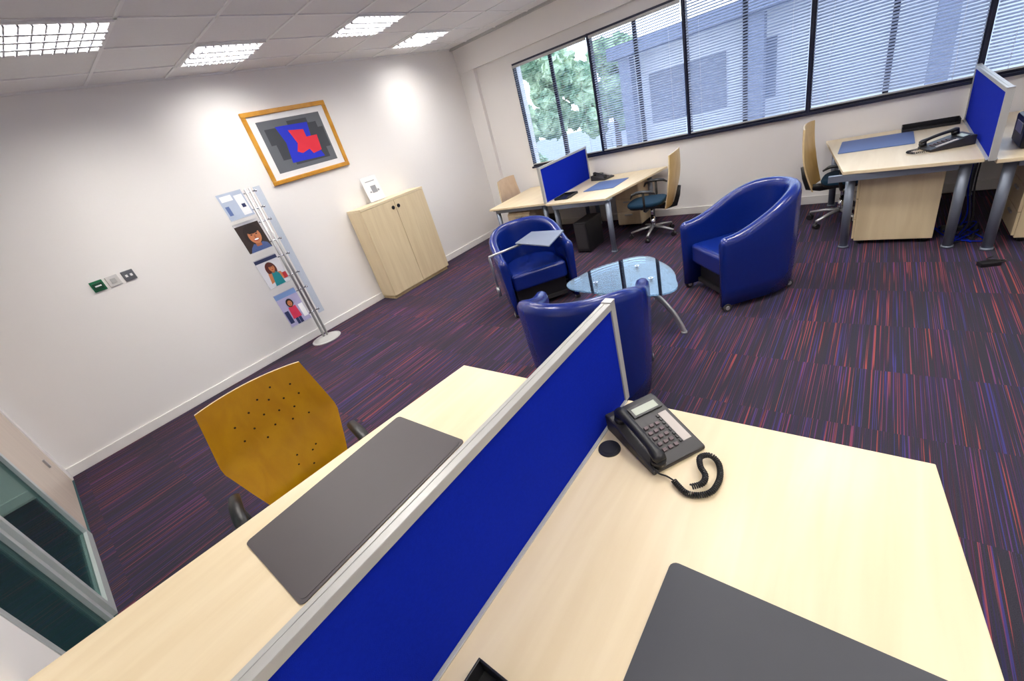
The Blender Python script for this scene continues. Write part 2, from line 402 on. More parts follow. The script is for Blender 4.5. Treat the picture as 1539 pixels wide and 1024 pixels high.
# ------------------------------------------------------------ phones
KEYG=pm('key_grey',c(105,88,92),.5);LABP=pm('label_paper',c(205,196,190),.6)
def phone(loc,rot,label,detail=True):
    r=root('desk_telephone',label,'telephone',loc,rot,group='black desk telephones')
    w,dp=.108,.145
    def side(x): return [(x,-dp,.0),(x,dp,.0),(x,dp,.075),(x,dp-.03,.078),(x,-dp,.018)]
    b=M();L=side(-w);Rr=side(w);b.add(L+Rr,[(0,1,2,3,4),(9,8,7,6,5),(0,5,6,1),(1,6,7,2),(2,7,8,3),(3,8,9,4),(4,9,5,0)])
    b.obj('base',BLACKG,r,bevel=.006)
    sl=(.078-.018)/(2*dp-.03);ang=math.atan(sl)
    T=Matrix.Translation((0,-dp,.018))@Matrix.Rotation(ang,4,'X')
    M().box(-.03,.095,.21,.26,.0005,.006,mat=T).obj('display_bezel',BLACK,r,bevel=.002)
    M().box(-.018,.083,.219,.251,.006,.0068,mat=T).obj('display',LCD,r)
    k=M()
    for i in range(3):
        for j in range(5):
            k.box(-.028+i*.024,-.012+i*.024,.045+j*.026,.058+j*.026,.0005,.006,mat=T)
    k.obj('keypad',KEYG,r,bevel=.0015)
    M().box(.058,.092,.05,.19,.0005,.0025,mat=T).obj('number_label',LABP,r)
    k=M()
    for j in range(8): k.box(.046,.055,.052+j*.0175,.062+j*.0175,.0005,.005,mat=T)
    k.obj('button',BLACK,r)
    h=M()
    pts=[];rad=[]
    for i in range(15):
        t=i/14;y=.005+t*.25
        e=abs(t-.5)*2
        pts.append(T@Vector((-.072,y,.034+.012*(1-e**2))));rad.append(.017+.012*max(0,(e-.55)/.45)**1 if i not in(0,14) else .02)
    h.tube(pts,rad,n=14,flat=.75)
    for y in (.022,.235): h.cyl(T@Vector((-.072,y,.004)),T@Vector((-.072,y,.03)),.026,.026,n=20)
    h.obj('handset',BLACK,r,smooth_all=False)
    return r
def smoothpath(pts):
    P=[Vector(p) for p in pts];P=[P[0]]+P+[P[-1]];out=[]
    for i in range(1,len(P)-2):
        for k in range(24):
            t=k/24;a,b,c_,d=P[i-1],P[i],P[i+1],P[i+2]
            out.append(.5*((2*b)+(c_-a)*t+(2*a-5*b+4*c_-d)*t*t+(3*b-a-3*c_+d)*t**3))
    out.append(P[-2]);return out
def cordobj(name,pts,rad,wire,turns,label,parent=None):
    P=smoothpath(pts);L=[0]
    for i in range(1,len(P)): L.append(L[-1]+(P[i]-P[i-1]).length)
    n=turns*10;res=[];j=0
    for k in range(n+1):
        s=L[-1]*k/n
        while j<len(L)-2 and L[j+1]<s:j+=1
        t=(s-L[j])/max(1e-6,L[j+1]-L[j]);p=P[j].lerp(P[j+1],t);d=(P[j+1]-P[j]).normalized()
        a=d.cross(Vector((0,0,1)));a=a.normalized() if a.length>.01 else Vector((1,0,0));b=d.cross(a);an=2*pi*k/10
        res.append(p+(a*math.cos(an)+b*math.sin(an))*rad)
    return M().tube(res,wire,n=6).obj(name,BLACK,parent,label=label)
pf=face(.84,-.53)+pi
PL=(-.522,1.088,.7315)
ph=phone(PL,pf,'black corded desk telephone with coiled cable on near desk')
Minv=(Matrix.Translation(PL)@Matrix.Rotation(pf,4,'Z')).inverted()
M().tube(smoothpath([Minv@Vector(p) for p in [(-.465,.938,.76),(-.445,.928,.745),(-.415,.928,.742),(-.39,.92,.742)]]),.003,n=8).obj('cord_lead',BLACK,ph)
cp=[(-.39,.92,.742),(-.37,.905,.742),(-.34,.888,.742),(-.305,.895,.742),(-.275,.925,.742),(-.268,.985,.742),(-.285,1.04,.744),(-.315,1.06,.75),(-.34,1.035,.757),(-.328,.995,.758),(-.305,.965,.757),(-.305,.93,.757),(-.33,.905,.757)]
cordobj('coiled_cord',[Minv@Vector(p) for p in cp],.0075,.0026,74,'black coiled handset cord',ph)
phone((-3.20,6.12,.7315),face(1,-.3)+pi,'black desk telephone on the window desk by the divider')
p3=phone((.46,5.25,.7315),face(-1,-.35)+pi,'black desk telephone beside blue divider on window desk')
Minv=(Matrix.Translation((.46,5.25,.7315))@Matrix.Rotation(face(-1,-.35)+pi,4,'Z')).inverted()
cordobj('coiled_cord',[Minv@Vector(p) for p in [(.36,5.12,.745),(.27,5.10,.743),(.22,5.18,.743),(.3,5.24,.743)]],.007,.0025,26,'black coiled handset cord',p3)

g=M().cyl((0,0,0),(0,0,.006),.042,.040,n=32).cyl((0,0,.006),(0,0,.0075),.03,.03,n=32)
g.obj('cable_grommet',BLACK,loc=(-.648,.98,.7305),label='round black cable grommet set in the maple desktop',category='grommet')
def tray(cx,cy,w,d,h,label,rot=0):
    r=root('letter_tray',label,'letter tray',(cx,cy,.731),rot,group='black letter trays')
    M().box(-w/2,w/2,-d/2,d/2,0,.006).box(-w/2,-w/2+.006,-d/2,d/2,.006,h).box(w/2-.006,w/2,-d/2,d/2,.006,h).box(-w/2+.006,w/2-.006,d/2-.006,d/2,.006,h).obj('tray_body',BLACK,r,bevel=.002)
    M().box(-w/2+.006,w/2-.006,-d/2,-d/2+.006,.006,h*.4).obj('front_lip',BLACK,r)
tray(-.545,.09,.13,.2,.055,'black plastic letter tray at the edge of the near desk')
tray(.40,6.22,.42,.16,.05,'black plastic tray at the back of the window desk')
tray(-3.33,5.22,.22,.3,.03,'low black plastic tray by the divider on the window desk')

# ------------------------------------------------------------ office chair
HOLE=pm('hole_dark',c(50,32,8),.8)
def chair(loc,rot,label,ply,holes=False,z0=.40,sz=.445):
    # local: facing +X, origin on the floor under the seat
    r=root('office_chair',label,'office chair',loc,rot,group='plywood-backed office chairs')
    nu,nv=17,21;z1=1.035
    def hw(z):
        k=[(.25,.18),(.40,.225),(.52,.265),(.69,.315),(.73,.313),(1.035,.262)]
        z=max(.25,z)
        for i in range(len(k)-1):
            if z<=k[i+1][0]+1e-6:
                u=(z-k[i][0])/(k[i+1][0]-k[i][0]);return k[i][1]+(k[i+1][1]-k[i][1])*u
        return k[-1][1]
    def pt(s,t,o=0):
        zz=z0+(z1-z0)*t;t2=(zz-.4)/.635
        x=-.27-.10*t2+.035*s*s-.03*math.sin(max(0,t2)*pi)+o
        return (x,s*hw(zz),zz+.014*(1-s*s)*t)
    b=M();vs=[pt(-1+2*i/(nu-1),j/(nv-1),.007) for j in range(nv) for i in range(nu)]
    vb=[pt(-1+2*i/(nu-1),j/(nv-1),-.007) for j in range(nv) for i in range(nu)]
    fs=[(j*nu+i,j*nu+i+1,(j+1)*nu+i+1,(j+1)*nu+i) for j in range(nv-1) for i in range(nu-1)]
    b.add(vs,fs,0,True);b.add(vb,[f[::-1] for f in fs],0,True)
    per=[i for i in range(nu)]+[j*nu+nu-1 for j in range(1,nv)]+[(nv-1)*nu+i for i in range(nu-2,-1,-1)]+[j*nu for j in range(nv-2,0,-1)]
    ev=[vs[i] for i in per]+[vb[i] for i in per];n=len(per)
    b.add(ev,[(i,(i+1)%n,n+(i+1)%n,n+i) for i in range(n)],1,False)
    b.obj('backrest',[ply,EDGE],r,fix=True)
    if holes:
        hp=M()
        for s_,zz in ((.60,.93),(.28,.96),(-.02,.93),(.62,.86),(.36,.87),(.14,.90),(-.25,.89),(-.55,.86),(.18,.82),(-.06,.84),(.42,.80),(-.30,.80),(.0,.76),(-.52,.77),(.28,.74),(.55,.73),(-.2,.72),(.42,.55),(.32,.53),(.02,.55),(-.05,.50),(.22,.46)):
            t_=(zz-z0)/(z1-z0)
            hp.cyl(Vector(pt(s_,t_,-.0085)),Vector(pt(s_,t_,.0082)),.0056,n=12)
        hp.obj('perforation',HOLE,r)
    sp=[]
    for k in range(28):
        t=2*pi*k/28;cs,sn=math.cos(t),math.sin(t)
        sp.append((.05+.24*math.copysign(abs(cs)**.6,cs),.24*math.copysign(abs(sn)**.6,sn)))
    M().prism(sp,sz,sz+.05,sm=True).obj('seat',TEAL,r,bevel=.02,seg=4)
    M().prism([(x*.92,y*.92) for x,y in sp],sz-.02,sz).obj('seat_pan',BLACK,r)
    q=sz-.04
    M().tube([(-.05,0,q),(-.2,0,q-.02),(-.31,0,q-.01),(-.345,0,.50),(-.372,0,.62)],[.03,.03,.024,.02,.014],n=10,flat=1.4).box(-.12,.12,-.09,.09,q-.02,q+.02).obj('back_bracket',BLACK,r)
    M().cyl((0,0,.1),(0,0,.26),.03,n=20).cyl((0,0,.26),(0,0,q-.02),.018,n=20).obj('gas_column',CHROME,r)
    s=M()
    for k in range(5):
        a=2*pi*k/5+.3;d=Vector((math.cos(a),math.sin(a),0))
        s.tube([d*.03+Vector((0,0,.13)),d*.15+Vector((0,0,.115)),d*.3+Vector((0,0,.085))],[.026,.022,.016],n=10,flat=.7)
    s.obj('star_base',SILVER,r)
    for k in range(5):
        a=2*pi*k/5+.3;d=Vector((math.cos(a),math.sin(a),0));t=Vector((-d.y,d.x,0))
        p=d*.3
        M().cyl(p-t*.025+Vector((0,0,.028)),p+t*.025+Vector((0,0,.028)),.028,n=18).cyl(p+Vector((0,0,.03)),p+Vector((0,0,.08)),.008).obj('caster',BLACK,r)
    for s_ in (1,-1):
        y=s_*.31
        pts=[(-.10,y,.655),(0,y,.668),(.08,y,.665),(.14,y,.645),(.165,y,.60)]
        M().tube([(-.15,y,.625)]+pts,[.014,.026,.03,.03,.027,.012],n=14,flat=.6).obj('armrest',BLACK,r)
        M().tube([(0,s_*.1,q),(.01,s_*.24,q),(.01,s_*.285,q+.02),(.0,s_*.305,.50),(.0,y,.655)],.015,n=10,flat=1.3).obj('arm_post',BLACK,r)
    return r
chair((-2.06,.365,0),math.atan2(-.2,.98),'swivel chair with ochre perforated plywood back and black armrests',OCHRE,True,z0=.25,sz=.40)
chair((-2.24,5.52,0),pi+.10,'swivel chair with honey plywood back and teal seat at window desk',PLY)
chair((-.22,5.66,0),-.05,'swivel chair with honey plywood back and teal seat beside window desk',PLY)
PINKP=wood('pale_pink_ply',c(220,192,160),c(230,204,174),stretch=(3,9,5))
chair((-4.50,5.85,0),.1,'swivel chair with pale plywood back behind the corner desk',PINKP)

# ------------------------------------------------------------ pedestals, pc, printer
def pedestal(x0,x1,y0,y1,z1,front,label):
    cx,cy=(x0+x1)/2,(y0+y1)/2;a,b=(x1-x0)/2,(y1-y0)/2
    r=root('drawer_pedestal',label,'drawer unit',(cx,cy,0),group='maple drawer pedestals')
    M().box(-a,a,-b,b,.04,z1).obj('body',MAPLEV,r,bevel=.004)
    for sx in (-1,1):
        for sy in (-1,1): M().cyl((sx*(a-.05),sy*(b-.05),0),(sx*(a-.05),sy*(b-.05),.04),.022).obj('caster',BLACK,r)
    hs=[.06,.25,.44,z1-.01]
    for i in range(3):
        if front=='-x':
            q=M().box(-a-.018,-a-.001,-b+.004,b-.004,hs[i],hs[i+1]-.006);h=M().box(-a-.03,-a-.019,-.06,.06,hs[i+1]-.06,hs[i+1]-.045)
        else:
            q=M().box(-a+.004,a-.004,-b-.018,-b-.001,hs[i],hs[i+1]-.006);h=M().box(-.06,.06,-b-.03,-b-.019,hs[i+1]-.06,hs[i+1]-.045)
        d=q.obj('drawer',MAPLEV,r,bevel=.002);h.obj('handle',SILVER,d)
pedestal(-.07,.47,4.92,5.32,.66,'-x','maple drawer pedestal under the window desk, plain side facing out')
pedestal(.93,1.5,4.86,5.3,.64,'-x','maple drawer pedestal under the printer desk')
pedestal(-2.95,-2.58,5.95,6.33,.64,'-y','maple drawer pedestal against the wall under the window desk')
pedestal(-4.42,-3.98,5.15,5.5,.60,'-y','maple drawer pedestal under the corner desk')
def pc(x,y,label):
    r=root('computer_tower',label,'computer',(x,y,0),group='black computer towers')
    M().box(-.1,.1,-.22,.22,.015,.43).obj('case',BLACK,r,bevel=.008)
    M().box(-.08,.08,-.227,-.221,.06,.40).box(-.07,.07,-.232,-.228,.34,.375).obj('front_panel',BLACKG,r)
    for sx in (-1,1):
        for sy in (-1,1): M().box(sx*.08-.012,sx*.08+.012,sy*.19-.012,sy*.19+.012,0,.015).obj('foot',BLACK,r)
pc(-3.02,5.14,'black computer tower standing on the carpet under the desk')
pc(-3.83,5.36,'black computer tower under the corner desk')
r=root('printer','black office printer with grey panel on the desk','printer',(1.02,5.02,.7315))
M().box(-.2,.2,-.18,.18,0,.2).obj('body',BLACK,r,bevel=.015)
M().box(-.17,.17,-.16,.16,.2,.23).obj('lid',BLACKG,r,bevel=.008)
M().box(-.203,-.2,-.1,.1,.09,.16).box(-.15,.15,-.185,-.18,.03,.09).obj('paper_slot',SILVERP,r)
r=root('monitor_stand','black folded document stand beside the printer','stand',(1.1,5.62,.7315))
M().box(-.15,.15,-.12,.12,0,.012).box(-.02,.02,-.02,.02,.012,.16).obj('base',BLACK,r,bevel=.004)
M().box(-.18,.18,-.012,.012,.16,.34).obj('panel',BLACK,r,bevel=.004)
random.seed(3)
r=root('cable_tangle','tangle of black and blue cables on carpet under the desks','cables',(.62,5.05,0))
for k in range(7):
    x,y=random.uniform(-.04,.06),random.uniform(-.05,.2)
    pts=[(x,y,.62),(x,y,.4),(x+.03,y-.03,.15),(x,y,.012)]
    for j in range(4): pts.append((random.uniform(-.12,.2),random.uniform(-.2,.3),.008+.002*k))
    M().tube(smoothpath(pts),.005,n=6).obj('cable',BLACK if k%3 else FABRIC,r)
M().box(-.08,.06,.12,.2,0,.04).obj('power_strip',BLACK,r,bevel=.005)
r=root('power_adapter','small black power adapter lying on the carpet','adapter',(.76,4.40,0),.4)
M().box(-.06,.06,-.03,.03,0,.035).obj('body',BLACK,r,bevel=.006)
M().tube(smoothpath([(.05,0,.015),(.12,.04,.008),(.05,.1,.008),(.1,.14,.008)]),.004,n=6).obj('lead',BLACK,r)

# ------------------------------------------------------------ tub armchairs
def tub(loc,fx,fy,label,tablet=False,a=.36,hb=.87,hf=.655):
    r=root('tub_armchair',label,'armchair',loc,face(fx,fy),group='royal blue tub armchairs')
    bk,yf,T=.375,.35,.098
    path=[]
    for k in range(6): path.append((-a,yf-yf*k/6,(-1,0)))
    for k in range(25):
        t=pi*k/24;x,y=-a*math.cos(t),-bk*math.sin(t);n=Vector((x/a/a,y/bk/bk)).normalized();path.append((x,y,(n.x,n.y)))
    for k in range(1,7): path.append((a,yf*k/6,(1,0)))
    def sec(x,y,n,sc=1,dh=0):
        k=min(1,max(0,(yf-y)/(yf+bk)));k=k*k*(3-2*k)
        h=hf+(hb-hf)*k-dh
        o=[(T/2-.04,.05),(T/2-.025,.2),(T/2-.008,.45),(T/2+.0,h-.06),(T/2-.004,h-.03),(T/2-.02,h-.008),(T/2-.042,h),(-T/2+.036,h-.002),(-T/2+.014,h-.013),(-T/2+.002,h-.036),(-T/2,h-.07),(-T/2+.005,.40),(-T/2+.005,.05)]
        return [(x+n[0]*d*sc,y+n[1]*d*sc,z) for d,z in o]
    S_=[];x,y,n=path[0]
    S_.append(sec(x,yf+.045,n,.35,.045));S_.append(sec(x,yf+.038,n,.7,.02));S_.append(sec(x,yf+.018,n,.93,.005))
    for x,y,n in path:S_.append(sec(x,y,n))
    x,y,n=path[-1]
    S_.append(sec(x,yf+.018,n,.93,.005));S_.append(sec(x,yf+.038,n,.7,.02));S_.append(sec(x,yf+.045,n,.35,.045))
    M().loft(S_).obj('shell',LEATHER,r)
    pts=[]
    for k in range(21):
        t=pi*k/20;pts.append((-(a-T/2-.004)*math.cos(t),-(bk-T/2-.004)*math.sin(t)))
    pts=[(-(a-T/2-.004),yf-.01)]+pts+[(a-T/2-.004,yf-.01)]
    M().prism(pts,.27,.455).obj('seat_cushion',LEATHER,r,bevel=.035,seg=5)
    q=[(x*.93,min(y*.93,yf-.09)) for x,y in pts]
    M().prism(q,.10,.265).obj('gap_shade',BLACK,r)  # black block gives the shade of the open gap below the seat
    M().box(-.27,.27,yf-.11,yf-.07,.06,.10).obj('footrail',BLACKG,r)
    for x,y in ((-a+.005,yf-.0),(a-.005,yf-.0),(-.2,-.28),(.2,-.28)):
        M().cyl((x-.022,y,.036),(x+.022,y,.036),.036,n=20).cyl((x-.026,y,.036),(x+.026,y,.036),.018,mi=1).cyl((x,y,.04),(x,y,.085),.012).obj('caster',[BLACKG,SILVER],r)
    if tablet:
        MI=(Matrix.Translation(loc)@Matrix.Rotation(face(fx,fy),4,'Z')).inverted()
        W=[(-2.86,3.33),(-2.89,3.69),(-2.45,3.67),(-2.34,3.20)]
        l=[MI@Vector((p[0],p[1],0)) for p in W]
        M().prism([(p.x,p.y) for p in l],.725,.742).obj('writing_tablet',pm('tablet_grey',c(120,130,150),.35),r,bevel=.006)
        A=MI@Vector((-3.0,3.03,0));B=MI@Vector((-2.80,3.36,0))
        M().tube([(A.x,A.y,.28),(A.x,A.y,.69),(A.x,A.y,.705),(B.x,B.y,.715)],.013,n=12).obj('tablet_arm',SILVER,r)
        M().cyl((A.x,A.y,.25),(A.x,A.y,.36),.02).obj('swivel_bracket',SILVER,r)
tub((-2.87,3.53,0),.76,-.65,'blue leather tub armchair with grey swivel writing tablet',True)
tub((-.81,3.92,0),-.72,-.70,'blue leather tub armchair on casters facing the glass table',a=.325,hb=.89)
tub((-1.40,2.13,0),-.35,.93,'blue leather tub armchair with its back towards the near desk',a=.375,hb=.90,hf=.69)

# ------------------------------------------------------------ glass table
tc_=( -1.50,3.05)
r=root('coffee_table','rounded triangular glass coffee table on curved chrome legs','coffee table',(tc_[0],tc_[1],0))
V3=[(-.95,2.74),(-2.10,2.80),(-1.57,3.64)]
pts=[]
cen=Vector((sum(v[0] for v in V3)/3,sum(v[1] for v in V3)/3))
P3=[Vector(v) for v in V3]
for i in range(3):
    A,B,C=P3[i],P3[(i+1)%3],P3[(i+2)%3]
    out=((A+B)/2-cen).normalized()*(.08 if i else .03)
    A2=A+(B-A)*.3;B2=A+(B-A)*.7
    for k in range(9):
        t=k/8;p=A2.lerp(B2,t)+out*(.6+.4*(1-(2*t-1)**2));pts.append((p.x-tc_[0],p.y-tc_[1]))
    out2=((B+C)/2-cen).normalized()*(.08 if (i+1)%3 else .03)
    Cn=B+(C-B)*.3+out2*.6;Bs=B2+out*.6;Bc=B+(out+out2)*.4
    for k in range(1,9):
        t=k/9;p=(1-t)**2*Bs+2*t*(1-t)*Bc+t*t*Cn;pts.append((p.x-tc_[0],p.y-tc_[1]))
M().prism(pts,.470,.482).obj('glass_top',GLASS,r)
hub=(cen.x-tc_[0],cen.y-tc_[1])
M().cyl((hub[0],hub[1],.27),(hub[0],hub[1],.34),.045).obj('hub',SILVER,r)
for fxy in ((-1.06,3.03),(-1.96,2.82),(-1.5,3.60)):
    d=Vector((fxy[0]-tc_[0]-hub[0],fxy[1]-tc_[1]-hub[1],0));L=d.length;d.normalize();h=Vector((hub[0],hub[1],0))
    pp=[h+d*.02+Vector((0,0,.30)),h+d*.12+Vector((0,0,.345)),h+d*.26+Vector((0,0,.33)),h+d*(L*.8)+Vector((0,0,.20)),h+d*(L*.93)+Vector((0,0,.09)),h+d*L+Vector((0,0,.012))]
    M().tube(smoothpath(pp),.016,n=12,flat=1.5).cyl(h+d*L,h+d*L+Vector((0,0,.015)),.024).obj('leg',SILVER,r)
    q=h+d*.24
    M().cyl(q+Vector((0,0,.33)),q+Vector((0,0,.486)),.010).cyl(q+Vector((0,0,.4825)),q+Vector((0,0,.486)),.02).obj('glass_mount',CHROME,r)

# ------------------------------------------------------------ cabinet + card
r=root('cabinet','low pale maple cabinet with two doors against the white wall','cabinet',(-5.49,3.815,0))
M().box(-.165,.15,-.585,.585,.05,1.32).obj('body',MAPLEV,r,bevel=.002)
M().box(-.165,.13,-.57,.57,0,.05).obj('plinth',EDGE,r)
M().box(-.165,.172,-.588,.588,1.32,1.352).obj('top_panel',MAPLE,r,bevel=.003)
for s_ in (-1,1):
    y0,y1=(-.583,-.003) if s_<0 else (.003,.583)
    d=M().box(.152,.17,y0,y1,.055,1.315).obj('door',MAPLEV,r,bevel=.002)
    y=s_*.05
    M().cyl((.17,y,1.22),(.178,y,1.22),.026,n=24).cyl((.178,y,1.22),(.186,y,1.22),.012,n=16).obj('lock_knob',BLACK,d)
r=root('display_card','clear acrylic stand holding a white printed card on cabinet','display card',(-5.56,3.74,1.353),0)
tl=Matrix.Rotation(-.16,4,'Y')
M().box(-.002,.002,-.14,.14,.0,.36,mat=tl).box(-.05,.04,-.14,.14,0,.003).obj('acrylic_stand',ACRY,r)
M().box(.003,.0045,-.135,.135,.01,.355,mat=tl).obj('card',WHITE,r)
M().box(.0047,.0055,-.03,.06,.12,.22,mat=tl).box(.0047,.0055,-.07,-.04,.13,.15,mat=tl).box(.0047,.0055,.065,.095,.13,.16,mat=tl).box(.0047,.0055,-.08,.08,.28,.29,mat=tl).obj('printed_picture',pm('card_ink',c(150,152,158),.6),r)

# ------------------------------------------------------------ art
r=root('framed_picture','abstract blue and red print in a golden wooden frame','picture',(XL,3.025,2.32))
a,h=.555,.405
f=M()
def fp(m,y0,y1,z0,z1,x1=.032): m.box(.002,x1,y0,y1,z0,z1)
fp(f,-a,a,h-.05,h);fp(f,-a,a,-h,-h+.05);fp(f,-a,-a+.05,-h+.05,h-.05);fp(f,a-.05,a,-h+.05,h-.05)
f.obj('frame',GOLD,r,bevel=.006)
M().box(.004,.014,-a+.045,a-.045,-h+.045,h-.045).obj('mount',WHITE,r)
def flat(pts,x,mat_,name='print'):
    m=M();m.add([(x,y,z) for y,z in pts],[list(range(len(pts)))]);m.obj(name,mat_,r,fix=False)
flat([(-.42,-.29),(.42,-.29),(.42,.29),(-.42,.29)],.0145,GREYP)
dk=M()
for q in ([(-.36,.02),(-.16,.02),(-.16,.2),(-.36,.2)],[(-.16,-.24),(.33,-.24),(.33,.19),(-.16,.19)],[(.15,-.12),(.40,-.12),(.40,.12),(.15,.12)],[(-.30,-.16),(-.1,-.16),(-.1,.08),(-.30,.08)],[(-.05,.1),(.22,.1),(.22,.25),(-.05,.25)]):
    dk.add([(.0150+.0001*len(dk.v)/4,y,z) for y,z in q],[(0,1,2,3)])
dk.obj('print_shape',DKP,r,fix=False)
flat([(-.20,-.21),(.26,-.22),(.18,.02),(.21,.20),(-.22,.21),(-.17,.02)],.0162,BLUEP,'print_shape')
flat([(-.08,.15),(.12,.13),(.12,.04),(.27,.04),(.25,-.14),(.12,-.16),(.09,-.10),(-.02,-.13),(-.08,-.1),(-.03,-.01)],.0168,REDP,'print_shape')

# ------------------------------------------------------------ wall switches
def sw(y,mat_,label,kind):
    r=root('wall_switch',label,'wall switch',(XL,y,1.52),group='wall switches')
    M().box(0.001,.012,-.05,.05,-.05,.05).obj('plate',mat_,r,bevel=.004)
    k=M()
    if kind=='green':
        k.box(.012,.03,-.038,.038,-.03,.03);k.obj('call_point',pm('dark_green',c(6,70,45),.4),r,bevel=.003)
        M().box(.0305,.032,-.025,.025,-.005,.008).obj('label_strip',WHITE,r)
    elif kind=='white':
        k.box(.012,.018,-.022,.022,-.022,.022);k.obj('rocker',SILVERP,r,bevel=.002)
    else:
        k.box(.012,.016,-.03,-.01,-.012,.012).obj('socket',WHITE,r)
        M().box(.012,.016,.01,.03,-.012,.012).obj('socket',WHITE,r)
sw(.445,GREEN,'green door release box mounted on the white wall','green')
sw(.57,pm('switch_grey_white',c(214,212,210),.4),'white square wall switch','white')
sw(.70,pm('steel_plate',c(105,108,112),.4,.4),'grey steel wall plate with small sockets','grey')

# ------------------------------------------------------------ leaflet stand
sx,sy=-5.40,2.05
r=root('leaflet_stand','silver leaflet display stand with tilted holders and round base','leaflet stand',(sx,sy,0))
M().cyl((0,0,0),(0,0,.012),.19,.185,n=48).cyl((0,0,.012),(0,0,.045),.16,.06,n=48).obj('base',SILVERP,r,bevel=.004)
for y in (-.02,.03): M().cyl((0,y,.03),(0,y,1.97),.014).obj('pole',SILVER,r)
M().box(-.012,-.009,.07,.15,.35,1.97).obj('pale_strip',PALETR,r)  # thin pale blue translucent strip beside the poles
zs=[(1.70,1.99),(1.32,1.665),(.885,1.24),(.36,.79)]
for i,(z0,z1) in enumerate(zs):
    def slope(z): return .035-.05*(z-z0)/(z1-z0)
    h=M();yy0,yy1=-.345,-.05
    h.add([(slope(z0),yy0,z0),(slope(z0),yy1,z0),(slope(z1),yy1,z1),(slope(z1),yy0,z1)],[(0,1,2,3)])
    h.box(slope(z0)-.004,slope(z0)+.03,yy0,yy1,z0-.006,z0)
    h.add([(slope(z0)+.03,yy0,z0),(slope(z0)+.03,yy1,z0),(slope(z0)+.026,yy1,z0+.05),(slope(z0)+.026,yy0,z0+.05)],[(0,1,2,3)])
    h.obj('leaflet_holder',ACRY,r,fix=False)
    for z in (z0+.05,z1-.06): M().cyl((0,-.06,z),(0,.076,z),.008).cyl((0,.075,z),(0,.09,z),.015).obj('clamp',CHROME,r)
PR={}
def ink(n,col):
    if n not in PR: PR[n]=pm('ink_'+n,col,.35,var=.04)
    return PR[n]
def ell(cy,cz,ry,rz,n=20,a0=0,a1=2*pi): return [(cy+ry*math.cos(a0+(a1-a0)*k/n),cz+rz*math.sin(a0+(a1-a0)*k/n)) for k in range(n+(a1-a0<6))]
def rc(y0,y1,z0,z1): return [(y0,z0),(y1,z0),(y1,z1),(y0,z1)]
skin=ink('skin',c(186,116,76));shade=ink('shade',c(150,86,56));hair=ink('hair',c(34,20,16));wh=ink('white',c(240,240,242));lip=ink('lip',c(150,50,46));navy=ink('navy',c(40,50,90))
covers=[
 ('pale blue brochure with a white lower block in the top holder',ink('paleblue',c(176,188,208)),[(rc(.16,.25,.02,.24),wh),(rc(.02,.14,.2,.26),wh),(rc(.19,.23,.1,.14),navy),(rc(.02,.06,.05,.15),ink('midblue',c(90,110,160)))]),
 ('magazine with a smiling dark-haired person on the cover',ink('brown',c(46,32,28)),[(rc(0,.265,.31,.34),wh),([(.02,0),(.26,0),(.24,.06),(.17,.10),(.11,.10),(.05,.05)],ink('blueshirt',c(70,90,140))),(ell(.145,.185,.10,.115),hair),(rc(.115,.175,.05,.12),shade),(ell(.15,.17,.068,.09),skin),(ell(.15,.235,.07,.04),hair),(ell(.15,.158,.01,.018),shade),(ell(.15,.125,.032,.016),lip),(ell(.15,.128,.026,.009),wh),(ell(.122,.185,.012,.006),hair),(ell(.178,.185,.012,.006),hair),(rc(.106,.136,.198,.203),hair),(rc(.164,.194,.198,.203),hair)]),
 ('magazine showing a dark-haired person in a teal top',ink('greywhite',c(200,200,208)),[(rc(0,.265,.30,.34),navy),(ell(.13,.20,.062,.085),ink('auburn',c(80,32,26))),([(.05,.04),(.09,.05),(.11,.15),(.07,.16)],skin),([(.18,.15),(.215,.14),(.23,.05),(.2,.05)],skin),([(.08,0),(.2,0),(.19,.13),(.16,.165),(.11,.16)],ink('teal',c(20,120,130))),(rc(.12,.155,.15,.18),shade),(ell(.14,.21,.032,.044),skin),(ell(.14,.245,.036,.02),ink('auburn',c(80,32,26))),(ell(.14,.19,.012,.005),lip),(ell(.127,.217,.006,.003),hair),(ell(.153,.217,.006,.003),hair),(rc(.215,.26,.05,.12),ink('red',c(170,40,50)))]),
 ('magazine with a colourful pink and blue street photograph',ink('lilac',c(170,165,200)),[(rc(0,.265,.36,.42),ink('skyblue',c(120,150,200))),(rc(.2,.26,.05,.22),wh),(rc(.01,.06,.04,.2),navy),(rc(.09,.125,0,.1),navy),(rc(.13,.165,0,.1),navy),([(.07,.08),(.18,.08),(.17,.23),(.08,.23)],ink('pink',c(200,50,80))),(rc(.112,.138,.22,.25),shade),(ell(.125,.28,.042,.052),hair),(ell(.125,.272,.027,.037),skin),(ell(.125,.255,.01,.004),lip),(ell(.115,.278,.005,.003),hair),(ell(.135,.278,.005,.003),hair)])]
for i,(lab,bg,shapes) in enumerate(covers):
    z0,z1=zs[i];hh=z1-z0-.005
    rr=root('magazine',lab,'magazine',(sx+.041,sy-.33,z0+.003),group='magazines in the leaflet stand')
    ang=-math.atan2(.05,z1-z0);T=Matrix.Rotation(ang,4,'Y')
    M().box(-.002,.003,0,.265,0,hh,mat=T).obj('pages',bg,rr)
    for k,(pts,mt) in enumerate(shapes):
        m=M();m.add([T@Vector((.0036+.0004*k,y,min(z,hh))) for y,z in pts],[list(range(len(pts)))]);m.obj('cover_print',mt,rr,fix=False)

